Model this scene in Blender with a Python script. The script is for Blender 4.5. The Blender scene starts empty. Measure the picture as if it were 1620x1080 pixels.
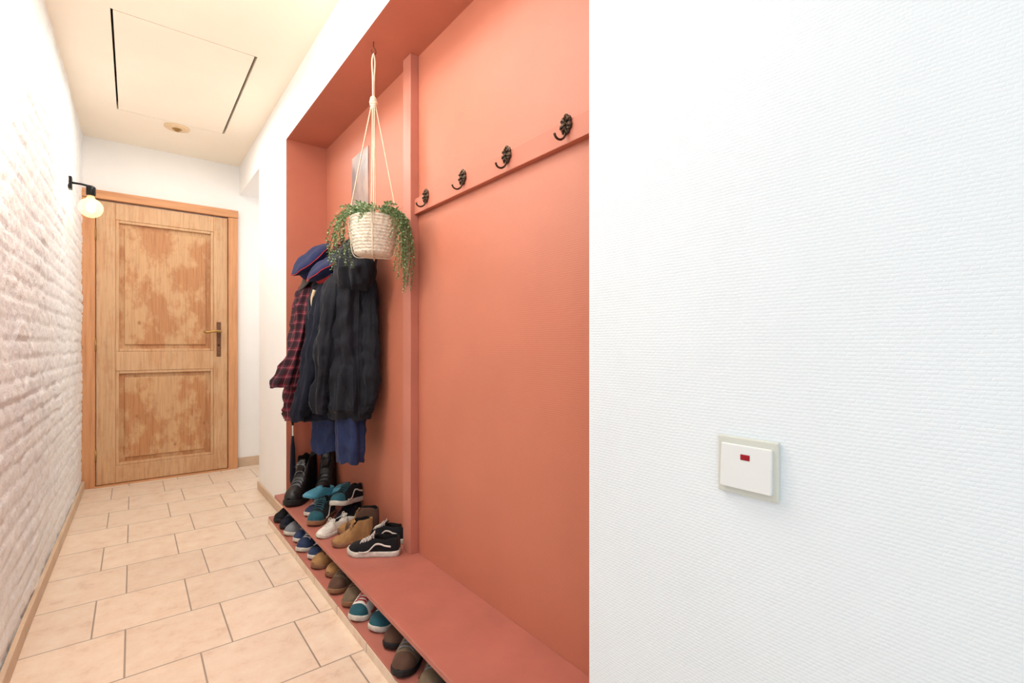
import bpy, math, random
import numpy as np
from mathutils import Vector, Matrix, noise, Euler
random.seed(7)
C = bpy.context.scene.collection
pi = math.pi

# ------------------------------------------------------------------ helpers
def lin(c):
    out = []
    for v in c:
        v = v / 255.0
        out.append(v / 12.92 if v <= 0.04045 else ((v + 0.055) / 1.055) ** 2.4)
    return (out[0], out[1], out[2], 1.0)

class NT:
    def __init__(s, name):
        s.m = bpy.data.materials.new(name); s.m.use_nodes = True
        s.t = s.m.node_tree; s.b = s.t.nodes['Principled BSDF']
    def n(s, typ, **kw):
        nd = s.t.nodes.new(typ)
        for k, v in kw.items():
            if k in nd.inputs.keys(): nd.inputs[k].default_value = v
            else: setattr(nd, k, v)
        return nd
    def l(s, a, b): s.t.links.new(a, b)
    def coords(s, kind='Object', scale=(1, 1, 1), loc=(0, 0, 0), rot=(0, 0, 0)):
        tc = s.n('ShaderNodeTexCoord'); mp = s.n('ShaderNodeMapping')
        mp.inputs['Scale'].default_value = scale; mp.inputs['Location'].default_value = loc
        mp.inputs['Rotation'].default_value = rot
        s.l(tc.outputs[kind], mp.inputs['Vector']); return mp.outputs['Vector']
    def noise(s, vec, scale, detail=4, rough=.55):
        nd = s.n('ShaderNodeTexNoise'); nd.inputs['Scale'].default_value = scale
        nd.inputs['Detail'].default_value = detail; nd.inputs['Roughness'].default_value = rough
        s.l(vec, nd.inputs['Vector']); return nd.outputs['Fac']
    def ramp(s, fac, stops):
        r = s.n('ShaderNodeValToRGB'); e = r.color_ramp.elements
        while len(e) < len(stops): e.new(.5)
        for i, (p, c) in enumerate(stops): e[i].position = p; e[i].color = c
        s.l(fac, r.inputs['Fac']); return r.outputs['Color']
    def mix(s, fac, a, b, mode='MIX'):
        m = s.n('ShaderNodeMix', data_type='RGBA', blend_type=mode)
        for sock, v in ((m.inputs[0], fac), (m.inputs[6], a), (m.inputs[7], b)):
            if hasattr(v, 'is_linked') or hasattr(v, 'links'): s.l(v, sock)
            else: sock.default_value = v
        return m.outputs[2]
    def math(s, op, a, b=0.0):
        m = s.n('ShaderNodeMath', operation=op)
        for i, v in enumerate((a, b)):
            if hasattr(v, 'links'): s.l(v, m.inputs[i])
            else: m.inputs[i].default_value = v
        return m.outputs[0]
    def bump(s, h, strength=.3, dist=.01, prev=None):
        b = s.n('ShaderNodeBump'); b.inputs['Strength'].default_value = strength
        b.inputs['Distance'].default_value = dist; s.l(h, b.inputs['Height'])
        if prev: s.l(prev, b.inputs['Normal'])
        s.l(b.outputs['Normal'], s.b.inputs['Normal']); return b.outputs['Normal']
    def col(s, c):
        if hasattr(c, 'links'): s.l(c, s.b.inputs['Base Color'])
        else: s.b.inputs['Base Color'].default_value = c

def simple(name, rgb, rough=.6, var=.12, nscale=12, bump=.15, bscale=60, metal=0, bdist=.003, spec=.4):
    t = NT(name); v = t.coords('Object'); c = lin(rgb)
    dark = tuple(x * (1 - var) for x in c[:3]) + (1,); lite = tuple(min(1, x * (1 + var)) for x in c[:3]) + (1,)
    t.col(t.ramp(t.noise(v, nscale), [(.3, dark), (.7, lite)]))
    t.b.inputs['Roughness'].default_value = rough; t.b.inputs['Metallic'].default_value = metal
    t.b.inputs['Specular IOR Level'].default_value = spec
    if bump: t.bump(t.noise(v, bscale, 3), bump, bdist)
    return t.m

def wallpaper(name, rgb, plane='YZ', strength=.6, var=.02, w=.0095, h=.0048, rough=.6):
    """woven glass-fibre wall covering: short raised dashes in staggered rows"""
    t = NT(name); tc = t.n('ShaderNodeTexCoord'); sp = t.n('ShaderNodeSeparateXYZ'); t.l(tc.outputs['Object'], sp.inputs[0])
    cb = t.n('ShaderNodeCombineXYZ')
    t.l(sp.outputs['Y' if plane == 'YZ' else 'X'], cb.inputs['X']); t.l(sp.outputs['Z'], cb.inputs['Y'])
    nz = t.n('ShaderNodeTexNoise'); nz.inputs['Scale'].default_value = 45; t.l(cb.outputs[0], nz.inputs['Vector'])
    add = t.n('ShaderNodeVectorMath', operation='MULTIPLY_ADD'); t.l(nz.outputs['Color'], add.inputs[0])
    add.inputs[1].default_value = (.010, .0035, 0); t.l(cb.outputs[0], add.inputs[2])
    br = t.n('ShaderNodeTexBrick'); br.inputs['Scale'].default_value = 1; br.inputs['Brick Width'].default_value = w
    br.inputs['Row Height'].default_value = h; br.inputs['Mortar Size'].default_value = h * .36
    br.inputs['Mortar Smooth'].default_value = 1; t.l(add.outputs[0], br.inputs['Vector'])
    inv = t.math('SUBTRACT', 1.0, br.outputs['Fac'])
    mod = t.math('MULTIPLY', inv, t.noise(cb.outputs[0], 50, 2))
    c = lin(rgb); v = cb.outputs[0]
    t.col(t.ramp(t.noise(v, 3), [(.3, tuple(x * (1 - var) for x in c[:3]) + (1,)), (.7, tuple(min(1, x * (1 + var)) for x in c[:3]) + (1,))]))
    t.b.inputs['Roughness'].default_value = rough
    t.bump(mod, strength, .0018); return t.m

def wood(name, base, dark, blotch=None, blotch_amt=.5, along='Z', rough=.55):
    t = NT(name); sc = {'Z': (26, 26, 1.4), 'X': (1.4, 26, 26)}[along]
    v = t.coords('Object', sc); g = t.noise(v, 2.2, 6, .65)
    c = t.ramp(g, [(.25, lin(dark)), (.5, lin(base)), (.75, tuple(min(1, x * 1.15) for x in lin(base)[:3]) + (1,))])
    if blotch:
        v2 = t.coords('Object', (1, 1, .55) if along == 'Z' else (.55, 1, 1))
        f = t.ramp(t.noise(v2, 7.5, 7, .68), [(.44, (0, 0, 0, 1)), (.54, (blotch_amt,) * 3 + (1,))])
        c = t.mix(f, c, lin(blotch))
        fine = t.noise(t.coords('Object', (60, 60, 2.2)), 2.5, 4)
        c = t.mix(.55, c, t.ramp(fine, [(.35, (.72, .67, .62, 1)), (.55, (1, 1, 1, 1))]), 'MULTIPLY')
    vk = t.coords('Object', (1, 1, .7)); vor = t.n('ShaderNodeTexVoronoi'); vor.inputs['Scale'].default_value = 4.5; t.l(vk, vor.inputs['Vector'])
    kn = t.ramp(vor.outputs['Distance'], [(.02, (.6,) * 3 + (1,)), (.06, (0, 0, 0, 1))])
    c = t.mix(kn, c, lin((120, 65, 30)))
    t.col(c); t.b.inputs['Roughness'].default_value = rough; t.bump(g, .25, .004); return t.m

# ------------------------------------------------------------------ materials
M = {}
M['white_near'] = wallpaper('white_woven_wallpaper', (226, 234, 239), strength=.28)
M['white'] = simple('white_plaster', (247, 246, 244), .75, .02, 3, .1, 30)
M['ceil'] = simple('cream_ceiling', (253, 243, 226), .8, .02, 2.5, .08, 20)
M['terra'] = wallpaper('terracotta_wallpaper', (189, 115, 91), strength=.16, var=.05, w=.012, h=.006, rough=.5)
M['terra_s'] = simple('terracotta_paint', (187, 113, 91), .5, .05, 4, .08, 40)
M['terra_post'] = simple('terracotta_gloss', (190, 122, 104), .4, .07, 5, .06, 30)
M['terra_bench'] = simple('terracotta_bench_paint', (176, 107, 93), .42, .10, 7, .1, 50)
M['wood_door'] = wood('aged_pine', (206, 160, 118), (184, 136, 94), (214, 176, 136), .6)
M['wood_panel'] = wood('aged_pine_panel', (190, 134, 88), (170, 112, 68), (212, 172, 128), .75)
M['wood_frame'] = wood('orange_pine', (208, 150, 104), (188, 124, 80))
M['wood_frame_x'] = wood('orange_pine_cross', (208, 150, 104), (188, 124, 80), along='X')
M['black'] = simple('black_metal', (22, 21, 22), .35, .1, 20, .1, 80, metal=.6)
M['iron'] = simple('cast_bronze', (78, 62, 48), .34, .4, 120, .3, 200, metal=.6, bdist=.001)
M['brass'] = simple('aged_brass', (168, 132, 76), .35, .2, 40, .1, 80, metal=.6)
M['rust'] = simple('rusty_iron', (112, 76, 54), .6, .35, 50, .3, 120, metal=.3)
M['cream_pl'] = simple('cream_plastic', (206, 209, 200), .35, .01, 5, 0)
M['white_pl'] = simple('white_plastic', (222, 225, 224), .3, .01, 5, 0)
M['red_pl'] = simple('red_indicator', (150, 16, 34), .25, .1, 200, 0)
M['darkgap'] = simple('dark_void', (30, 22, 16), .9, .1, 5, 0)
M['skirt'] = simple('beige_tile_skirting', (206, 180, 154), .5, .08, 8, .1, 30)
M['cotton'] = simple('cotton_cord', (232, 216, 190), .85, .08, 60, .5, 300, bdist=.002)
M['basket'] = simple('woven_seagrass', (232, 222, 204), .85, .2, 70, .7, 160, bdist=.004)
M['soil'] = simple('soil', (60, 45, 32), .95, .2, 60, .5, 90)
M['stem'] = simple('plant_stem', (104, 112, 66), .7, .2, 30, 0)

def leafmat():
    t = NT('small_green_leaves'); v = t.coords('Object')
    t.col(t.ramp(t.noise(v, 55, 2), [(.3, lin((70, 110, 70))), (.5, lin((118, 156, 106))), (.72, lin((178, 198, 148)))]))
    t.b.inputs['Roughness'].default_value = .5; return t.m
M['leaf'] = leafmat()

def tiles(name, riser=False):
    t = NT(name); tc = t.n('ShaderNodeTexCoord'); mp = t.n('ShaderNodeMapping')
    t.l(tc.outputs['Object'], mp.inputs['Vector'])
    if riser:
        mp.inputs['Rotation'].default_value = (0, 0, pi / 2); mp.inputs['Location'].default_value = (0, .155, 0)
    # joints: rows every .3146 m along Y, tiles .285 m in X, alternate rows shifted a third
    else: mp.inputs['Location'].default_value = (-.265 + .285 * 8, -2.17 + .3146 * 8, 0)
    br = t.n('ShaderNodeTexBrick', offset=.32, offset_frequency=2); br.inputs['Scale'].default_value = 1
    br.inputs['Brick Width'].default_value = .285; br.inputs['Row Height'].default_value = .3146 if not riser else 9
    br.inputs['Mortar Size'].default_value = .0028; br.inputs['Mortar Smooth'].default_value = .3
    br.inputs['Color1'].default_value = (.84, .84, .84, 1); br.inputs['Color2'].default_value = (1, 1, 1, 1)
    t.l(mp.outputs[0], br.inputs['Vector'])
    v = t.coords('Object'); f = t.noise(v, 11, 9, .75)
    c = t.ramp(f, [(.3, lin((214, 186, 164))), (.45, lin((231, 209, 187))), (.7, lin((240, 224, 205)))])
    c = t.mix(.5, c, br.outputs['Color'], 'MULTIPLY')
    c = t.mix(br.outputs['Fac'], c, lin((160, 144, 130)))
    t.col(c); t.b.inputs['Roughness'].default_value = .34
    inv = t.math('SUBTRACT', 1.0, br.outputs['Fac'])
    b1 = t.bump(inv, .5, .002); t.bump(f, .15, .004, b1); return t.m
M['tiles'] = tiles('beige_floor_tiles'); M['tiles_r'] = tiles('beige_riser_tiles', True)

def brickmat():
    t = NT('white_painted_brick'); v = t.coords('Object')
    t.col(t.ramp(t.noise(v, 7, 6), [(.3, lin((238, 242, 247))), (.65, lin((250, 253, 254)))]))
    t.b.inputs['Roughness'].default_value = .42
    b = t.bump(t.noise(v, 34, 7, .75), .7, .010); t.bump(t.noise(v, 130, 3), .3, .004, b); return t.m
M['brick'] = brickmat()

def bulbmats():
    t = NT('warm_bulb_glass'); t.col(lin((255, 215, 150)))
    t.b.inputs['Emission Color'].default_value = (1, .64, .32, 1); t.b.inputs['Emission Strength'].default_value = .85
    t.b.inputs['Alpha'].default_value = .45; t.b.inputs['Roughness'].default_value = .05
    f = NT('bulb_glow'); f.b.inputs['Emission Color'].default_value = (1, .80, .52, 1); f.b.inputs['Emission Strength'].default_value = 30
    return t.m, f.m
M['bulb'], M['glow'] = bulbmats()

def fabric(name, rgb, rough=.9, var=.15, sheen=.04, wr=.7):
    t = NT(name); v = t.coords('Object'); c = lin(rgb)
    t.col(t.ramp(t.noise(v, 25, 4), [(.3, tuple(x * (1 - var) for x in c[:3]) + (1,)), (.7, tuple(x * (1 + var) for x in c[:3]) + (1,))]))
    t.b.inputs['Roughness'].default_value = rough; t.b.inputs['Sheen Weight'].default_value = sheen
    t.b.inputs['Specular IOR Level'].default_value = .25
    b = t.bump(t.noise(t.coords('Object', (1, 1, .55)), 14, 3), wr, .02); t.bump(t.noise(v, 500, 2), .2, .001, b); return t.m
M['f_black'] = fabric('black_softshell', (21, 24, 33), .75, wr=.9); M['f_char'] = fabric('charcoal_fleece', (22, 26, 40), wr=.9)
M['f_navy'] = fabric('navy_nylon', (32, 46, 84), .6, wr=.9); M['f_cap'] = fabric('navy_wool', (32, 40, 78), wr=.4)
M['f_red'] = fabric('red_piping', (172, 46, 46), wr=.2); M['f_grey'] = fabric('grey_mesh', (120, 124, 130), wr=.3)
M['f_tan'] = fabric('tan_suede', (160, 122, 80), wr=.3); M['f_brown'] = fabric('brown_suede', (86, 62, 50), wr=.3)
M['f_white'] = fabric('white_canvas', (216, 212, 204), wr=.2); M['f_teal'] = fabric('teal_mesh', (38, 84, 96), wr=.3)
M['f_khaki'] = fabric('khaki_suede', (108, 92, 74), wr=.3); M['f_beige'] = fabric('beige_cotton', (214, 190, 156))
M['f_dark'] = fabric('dark_lining', (16, 15, 16)); M['f_shoe'] = fabric('black_canvas', (26, 26, 30), wr=.3)
M['f_blue'] = fabric('dull_blue_mesh', (44, 58, 88), wr=.3)
M['leather'] = simple('black_leather', (26, 25, 26), .4, .2, 30, .3, 90, bdist=.003)
M['rub_w'] = simple('white_rubber', (204, 200, 190), .5, .18, 55, .1, 80)
M['rub_b'] = simple('black_rubber', (24, 24, 25), .6, .1, 30, .2, 80)
M['rub_gum'] = simple('gum_rubber', (132, 94, 68), .6, .1, 30, .1, 80)
M['foam_blue'] = simple('light_blue_foam', (74, 144, 168), .5, .06, 20, .1, 60)

def plaidmat():
    t = NT('red_black_plaid'); tc = t.n('ShaderNodeTexCoord'); sp = t.n('ShaderNodeSeparateXYZ'); t.l(tc.outputs['UV'], sp.inputs[0])
    def band(s, per, duty, off=0):
        fr = t.math('FRACT', t.math('MULTIPLY', t.math('ADD', sp.outputs[s], off), 1 / per)); return t.math('LESS_THAN', fr, duty)
    dk = lin((14, 12, 24))
    c = t.mix(t.math('MULTIPLY', band('X', .045, .58), .72), lin((118, 26, 44)), dk)
    c = t.mix(t.math('MULTIPLY', band('Y', .045, .58), .72), c, dk)
    c = t.mix(t.math('MULTIPLY', band('X', .045, .05, .012), .25), c, lin((170, 150, 165)))
    c = t.mix(t.math('MULTIPLY', band('Y', .045, .05, .012), .25), c, lin((170, 150, 165)))
    t.col(c); t.b.inputs['Roughness'].default_value = .9
    t.bump(t.noise(t.coords('Object'), 15, 3), .8, .016); return t.m
M['plaid'] = plaidmat()
def picmat():
    t = NT('grey_print'); v = t.coords('Object', (1, 1, .6))
    t.col(t.ramp(t.noise(v, 9, 5), [(.35, lin((120, 112, 112))), (.5, lin((156, 138, 132))), (.68, lin((182, 160, 148)))]))
    t.b.inputs['Roughness'].default_value = .3; return t.m
M['print'] = picmat()

# ------------------------------------------------------------------ mesh helpers
def mk(name, verts, faces, mats, parent=None, smooth=False, fm=None, uv=None, label=None, cat=None, group=None, kind=None, sub=0):
    me = bpy.data.meshes.new(name); me.from_pydata([tuple(v) for v in verts], [], faces); me.update()
    if not isinstance(mats, (list, tuple)): mats = [mats]
    for m in mats: me.materials.append(m)
    if fm:
        for p, i in zip(me.polygons, fm): p.material_index = i
    if smooth:
        for p in me.polygons: p.use_smooth = True
    if uv:
        ul = me.uv_layers.new(name='UVMap')
        for lp in me.loops: ul.data[lp.index].uv = uv[lp.vertex_index]
    o = bpy.data.objects.new(name, me); C.objects.link(o)
    if parent: o.parent = parent
    tag(o, label, cat, group, kind)
    if sub:
        md = o.modifiers.new('sub', 'SUBSURF'); md.levels = sub; md.render_levels = sub
    return o
def tag(o, label=None, cat=None, group=None, kind=None):
    if label: o['label'] = label
    if cat: o['category'] = cat
    if group: o['group'] = group
    if kind: o['kind'] = kind
def empty(name, loc, label, cat, group=None, rotz=0):
    e = bpy.data.objects.new(name, None); C.objects.link(e); e.location = loc; e.rotation_euler = (0, 0, rotz)
    e.empty_display_size = .05; tag(e, label, cat, group); return e

def boxdata(bs):
    V = []; F = []; FM = []
    for b in bs:
        x0, x1, y0, y1, z0, z1 = b[:6]; mi = b[6] if len(b) > 6 else 0
        k = len(V); V += [(x0, y0, z0), (x1, y0, z0), (x1, y1, z0), (x0, y1, z0), (x0, y0, z1), (x1, y0, z1), (x1, y1, z1), (x0, y1, z1)]
        fs = [(0, 3, 2, 1), (4, 5, 6, 7), (0, 1, 5, 4), (1, 2, 6, 5), (2, 3, 7, 6), (3, 0, 4, 7)]  # -z +z -y +x +y -x
        F += [tuple(k + i for i in f) for f in fs]
        FM += [mi.get(j, 0) if isinstance(mi, dict) else mi for j in range(6)]
    return V, F, FM
def boxes(name, bs, mats, parent=None, bevel=0, **kw):
    V, F, FM = boxdata(bs); o = mk(name, V, F, mats, parent, fm=FM, **kw)
    if bevel:
        b = o.modifiers.new('bev', 'BEVEL'); b.width = bevel; b.segments = 2; b.limit_method = 'ANGLE'
    return o

def tubedata(pts, r, n=8, cap=True, k0=0):
    pts = [Vector(p) for p in pts]; V = []; F = []; up = None
    rs = r if isinstance(r, (list, tuple)) else [r] * len(pts)
    for i, p in enumerate(pts):
        d = (pts[min(i + 1, len(pts) - 1)] - pts[max(i - 1, 0)]).normalized()
        if up is None: up = d.orthogonal().normalized()
        up = (up - d * up.dot(d)).normalized(); s = d.cross(up)
        for j in range(n):
            a = 2 * pi * j / n; V.append(p + (up * math.cos(a) + s * math.sin(a)) * rs[i])
    for i in range(len(pts) - 1):
        for j in range(n):
            F.append((k0 + i * n + j, k0 + i * n + (j + 1) % n, k0 + (i + 1) * n + (j + 1) % n, k0 + (i + 1) * n + j))
    if cap:
        F.append(tuple(k0 + j for j in reversed(range(n)))); F.append(tuple(k0 + (len(pts) - 1) * n + j for j in range(n)))
    return V, F
def tubes(name, lst, mats, parent=None, n=8, **kw):
    V = []; F = []
    for pts, r in lst:
        v, f = tubedata(pts, r, n, True, len(V)); V += v; F += f
    return mk(name, V, F, mats, parent, smooth=True, **kw)
def lathe(name, prof, mats, parent=None, n=32, loc=(0, 0, 0), mat4=None, sx=1, sy=1, fmf=None, **kw):
    V = []; F = []; FM = []
    for r, z in prof:
        for j in range(n):
            a = 2 * pi * j / n; V.append(Vector((r * math.cos(a) * sx, r * math.sin(a) * sy, z)))
    for i in range(len(prof) - 1):
        for j in range(n):
            F.append((i * n + j, i * n + (j + 1) % n, (i + 1) * n + (j + 1) % n, (i + 1) * n + j)); FM.append(fmf(i) if fmf else 0)
    F.append(tuple(reversed(range(n)))); FM.append(0); k = (len(prof) - 1) * n; F.append(tuple(k + j for j in range(n))); FM.append(0)
    if mat4 is not None: V = [mat4 @ v for v in V]
    V = [v + Vector(loc) for v in V]
    return mk(name, V, F, mats, parent, smooth=True, fm=FM, **kw)
def catmull(P, m=8):
    P = [np.array(p, float) for p in P]; Q = [2 * P[0] - P[1]] + P + [2 * P[-1] - P[-2]]; out = []
    for i in range(1, len(Q) - 2):
        for k in range(m):
            t = k / m; a, b, c, d = Q[i - 1], Q[i], Q[i + 1], Q[i + 2]
            out.append(.5 * (2 * b + (c - a) * t + (2 * a - 5 * b + 4 * c - d) * t * t + (3 * b - a - 3 * c + d) * t ** 3))
    out.append(P[-1]); return out

# ------------------------------------------------------------------ room
XL, XR, XA = -.30, .69, .916
YN, YF, YE, YB = .634, 2.96, 3.712, 4.50
ZC, ZA = 2.47, 2.18
S = dict(kind='structure')
boxes('floor', [(-1.6, 1.7, -1.6, 4.7, -.08, 0)], M['tiles'], label='beige ceramic floor tiles laid in staggered rows', **S)
# ceiling with a real hatch opening
hx0, hx1, hy0, hy1 = -.078, .502, 2.73, 3.87
boxes('ceiling', [(-1.6, hx0, -1.6, 4.7, ZC, ZC + .05), (hx1, 1.7, -1.6, 4.7, ZC, ZC + .05), (hx0, hx1, -1.6, hy0, ZC, ZC + .05),
                  (hx0, hx1, hy1, 4.7, ZC, ZC + .05), (-1.6, 1.7, -1.6, 4.7, ZC + .051, ZC + .09, 1)], [M['ceil'], M['darkgap']], label='cream painted ceiling', **S)
h = boxes('ceiling_hatch', [(hx0 + .009, hx1 - .014, hy0 + .009, hy1 - .002, ZC + .001, ZC + .03)], M['ceil'], label='cream square attic hatch panel with dark gaps around it', cat='hatch')
# right wall: near block, header over the alcove, pier, lintel over side opening
W3 = [M['white'], M['terra_s'], M['white_near']]
boxes('wall_right', [(XR, 1.1, -1.6, YN, 0, ZC, {5: 2, 2: 2, 4: 1})], W3, label='white wall with woven textured wallpaper', **S)
boxes('wall_header', [(XR, 1.1, YN, YF, ZA, ZC, {0: 1})], W3, label='white wall above the terracotta alcove', **S)
boxes('wall_pier', [(XR, 1.1, YF, YE, 0, ZC, {2: 1})], W3, label='white wall beside the alcove with terracotta jamb', **S)
boxes('wall_lintel', [(XR, 1.1, YE, YB, 2.235, ZC)], W3, label='white wall above the side opening', **S)
boxes('wall_alcove', [(XA, 1.1, YN, YF, 0, ZA)], [M['terra']], label='terracotta painted alcove back wall', **S)
boxes('wall_side', [(1.6, 1.7, YE - .6, 4.7, 0, ZC)], [M['white']], label='white wall in the side opening', **S)
boxes('wall_back', [(-.45, 1.6, YB, YB + .1, 0, ZC)], [M['white']], label='white end wall around the pine door', **S)
# left brick wall with real relief; it leans in slightly towards the door end
lean = lambda y: .026 * min(1, max(0, (y - 2.3) / 2.2))
def brickwall():
    y0, y1, z0, z1 = .5, YB, 0, ZC + .02; st = .0105
    ny = int((y1 - y0) / st); nz = int((z1 - z0) / st); V = []; F = []
    bw, bh = .215, .068
    for i in range(ny + 1):
        y = y0 + (y1 - y0) * i / ny
        for j in range(nz + 1):
            z = z0 + (z1 - z0) * j / nz
            wob = noise.noise(Vector((y * 5, z * 5, 3))) * .010 + noise.noise(Vector((y * 22, z * 22, 13))) * .006
            zz = z + wob; row = math.floor(zz / bh); yy = y + (row % 2) * bw / 2 + noise.noise(Vector((y * 9, z * 14, 9))) * .018
            dz = min(zz % bh, bh - zz % bh); dy = min(yy % bw, bw - yy % bw); d = min(dz, dy * 1.2)
            s = min(1, max(0, (d - .001) / .009))
            bid = noise.noise(Vector((row * 3.7, math.floor(yy / bw) * 5.3, 1))) * .005
            fade = .85 + .9 * noise.noise(Vector((y * 2.6, z * 3.2, 20)))
            hgt = s * (.0062 + bid) * max(.25, fade) + noise.noise(Vector((y * 16, z * 26, 0))) * .003 + noise.noise(Vector((y * 42, z * 46, 5))) * .003
            V.append((XL - .006 + hgt + lean(y), y, z))
    for i in range(ny):
        for j in range(nz):
            a = i * (nz + 1) + j; F.append((a, a + nz + 1, a + nz + 2, a + 1))
    F = [f[::-1] for f in F]
    k = len(V); V += [(XL - .15, y0, z0), (XL - .15, y1, z0), (XL - .15, y1, z1), (XL - .15, y0, z1)]
    # side caps in strips so they stay well-formed
    F += [(k, k + 1, k + 2, k + 3)]
    e0 = len(V); V += [(XL - .15, V[i * (nz + 1)][1], z1) for i in range(ny + 1)]
    for i in range(ny): F.append((i * (nz + 1) + nz, (i + 1) * (nz + 1) + nz, e0 + i + 1, e0 + i))
    e1 = len(V); V += [(XL - .15, y0, V[j][2]) for j in range(nz + 1)]
    for j in range(nz): F.append((j, j + 1, e1 + j + 1, e1 + j))
    mk('wall_left', V, F, M['brick'], smooth=True, label='rough brick wall painted white', **S)
brickwall()
bb = boxes('baseboard_left', [(XL, XL + .014, .5, 2.3, 0, .06), (XL, XL + .014, 2.3, 4.44, 0, .06)], M['skirt'], bevel=.002, **S)
for v in bb.data.vertices: v.co.x += lean(v.co.y)
boxes('baseboard_right', [(XR - .01, XR, YF, YE, 0, .055), (XR - .01, XR + .3, YE, YE + .01, 0, .055)], M['skirt'], bevel=.002, **S)
boxes('baseboard_back', [(.675, 1.6, YB - .012, YB, 0, .075)], M['skirt'], bevel=.002, **S)

# alcove joinery
boxes('trim_1', [(XA - .036, XA, 1.776, 1.845, .155, ZA)], M['terra_post'], bevel=.002, label='terracotta painted vertical batten', **S)
boxes('trim_2', [(.595, .606, YN, YF, 0, .032)], M['tiles_r'], bevel=.001, label='beige tile riser edging the raised step', **S)
boxes('lower_shelf', [(.597, XA, YN, YF, .032, .040), (.607, XA, YN, YF, 0.001, .032)], M['terra_bench'], bevel=.001, label='terracotta painted low step under the bench', cat='shelf')
boxes('bench_shelf', [(.628, XA, YN, YF, .138, .155)], M['terra_bench'], bevel=.002, label='long terracotta painted shoe bench board in alcove', cat='bench')
rail = boxes('coat_rail', [(XA - .02, XA, YN, 1.775, 1.53, 1.592), (XA - .02, XA, 1.846, YF - .005, 1.53, 1.592)], M['terra_s'], bevel=.002, label='terracotta painted wooden rail carrying coat hooks', cat='coat rail')

# ------------------------------------------------------------------ door
door = boxes('door_1', [(-.2025, -.097, 4.462, 4.498, .012, 2.02), (.504, .60, 4.462, 4.498, .012, 2.02),
                        (-.097, .504, 4.463, 4.498, 1.90, 2.02), (-.097, .504, 4.463, 4.498, .815, .955), (-.097, .504, 4.463, 4.498, .012, .135)],
             [M['wood_door']], bevel=.003, label='old stripped pine door with two panels', **S)
def dpanel(z0, z1, first):
    x0, x1 = -.097, .504; w = .02; g = .05
    bs = [(x0, x1, 4.488, 4.496, z0, z1, 0), (x0, x0 + w, 4.466, 4.49, z0, z1, 1), (x1 - w, x1, 4.466, 4.49, z0, z1, 1),
          (x0 + w, x1 - w, 4.466, 4.49, z0, z0 + w, 1), (x0 + w, x1 - w, 4.466, 4.49, z1 - w, z1, 1),
          (x0 + g, x1 - g, 4.477, 4.489, z0 + g, z1 - g, 0)]
    boxes('door_panel', bs, [M['wood_panel'], M['wood_door']], door, bevel=.005, label='pine panel with blotchy worn finish')
dpanel(.955, 1.90, True); dpanel(.135, .815, False)
fy = 4.448
boxes('trim_3', [(XL + .004, -.207, fy, 4.50, 0, 2.03), (.604, .672, fy, 4.50, 0, 2.03)], [M['wood_frame']], bevel=.004, label='orange pine door frame posts', **S)
boxes('trim_4', [(XL + .02, .674, fy - .004, 4.50, 2.032, 2.092)], [M['wood_frame_x']], bevel=.004, label='orange pine door frame head', **S)
boxes('trim_5', [(-.215, .61, 4.44, 4.5, 0, .008)], [M['wood_frame_x']], bevel=.002, label='wooden door threshold', **S)
for z in (.22, 1.0, 1.78):
    tubes('hinge', [([(-.205, 4.452, z - .04), (-.205, 4.452, z + .04)], .006), ([(-.205, 4.452, z + .04), (-.205, 4.452, z + .052)], [.004, .002])], M['brass'], door, label='brass butt hinge')
lock = boxes('lock_plate', [(.524, .554, 4.456, 4.463, .91, 1.185)], M['rust'], door, bevel=.003, label='rusty iron backplate')
tubes('key_hole', [([(.539, 4.4545, 1.0), (.539, 4.458, 1.0)], .006)], M['black'], lock)
tubes('handle', [([(.539, 4.46, 1.108), (.539, 4.40, 1.108)], [.011, .010]), ([(.549, 4.402, 1.108), (.52, 4.398, 1.112), (.49, 4.40, 1.109), (.455, 4.402, 1.101), (.432, 4.404, 1.107)], [.012, .010, .009, .010, .008])], M['brass'], door, label='brass lever handle')

# ------------------------------------------------------------------ wall lamp
ly = 3.69
lamp = empty('wall_lamp', (XL + .016, ly, 1.92), 'black arm wall lamp with glowing globe bulb on brick wall', 'wall lamp')
boxes('wall_plate', [(-.006, .014, -.022, .022, -.035, .035)], M['black'], lamp, bevel=.003)
tubes('arm', [([(.010, 0, .003), (.05, 0, .003), (.10, 0, -.002)], .006)], M['black'], lamp)
bx = .094
lathe('socket', [(.006, .010), (.018, .006), (.022, 0), (.022, -.042), (.019, -.048)], M['black'], lamp, 24, loc=(bx, 0, -.008))
prof = [(.015, -.052), (.017, -.066)] + [(max(.002, .056 * math.sin(a)), -.126 + .056 * math.cos(a)) for a in np.linspace(.40, pi, 22)]
bu = lathe('bulb', prof, M['bulb'], lamp, 32, loc=(bx, 0, 0), label='amber glass globe bulb')
lathe('filament', [(.004, -.088), (.014, -.096), (.022, -.118), (.020, -.138), (.004, -.154)], M['glow'], bu, 20, loc=(bx, 0, 0), label='glowing filament column')

# ceiling rose
cr = empty('ceiling_rose', (.235, 3.95, ZC), 'small brass and wood ceiling light fitting without shade', 'ceiling light')
lathe('base', [(.072, 0), (.072, -.005), (.06, -.010), (.03, -.012), (.002, -.012)][::-1], simple('pale_wood_disc', (232, 204, 166), .5), cr, 32)
lathe('socket', [(.002, -.026), (.012, -.025), (.018, -.02), (.022, -.014), (.036, -.010)], M['brass'], cr, 24)

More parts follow.
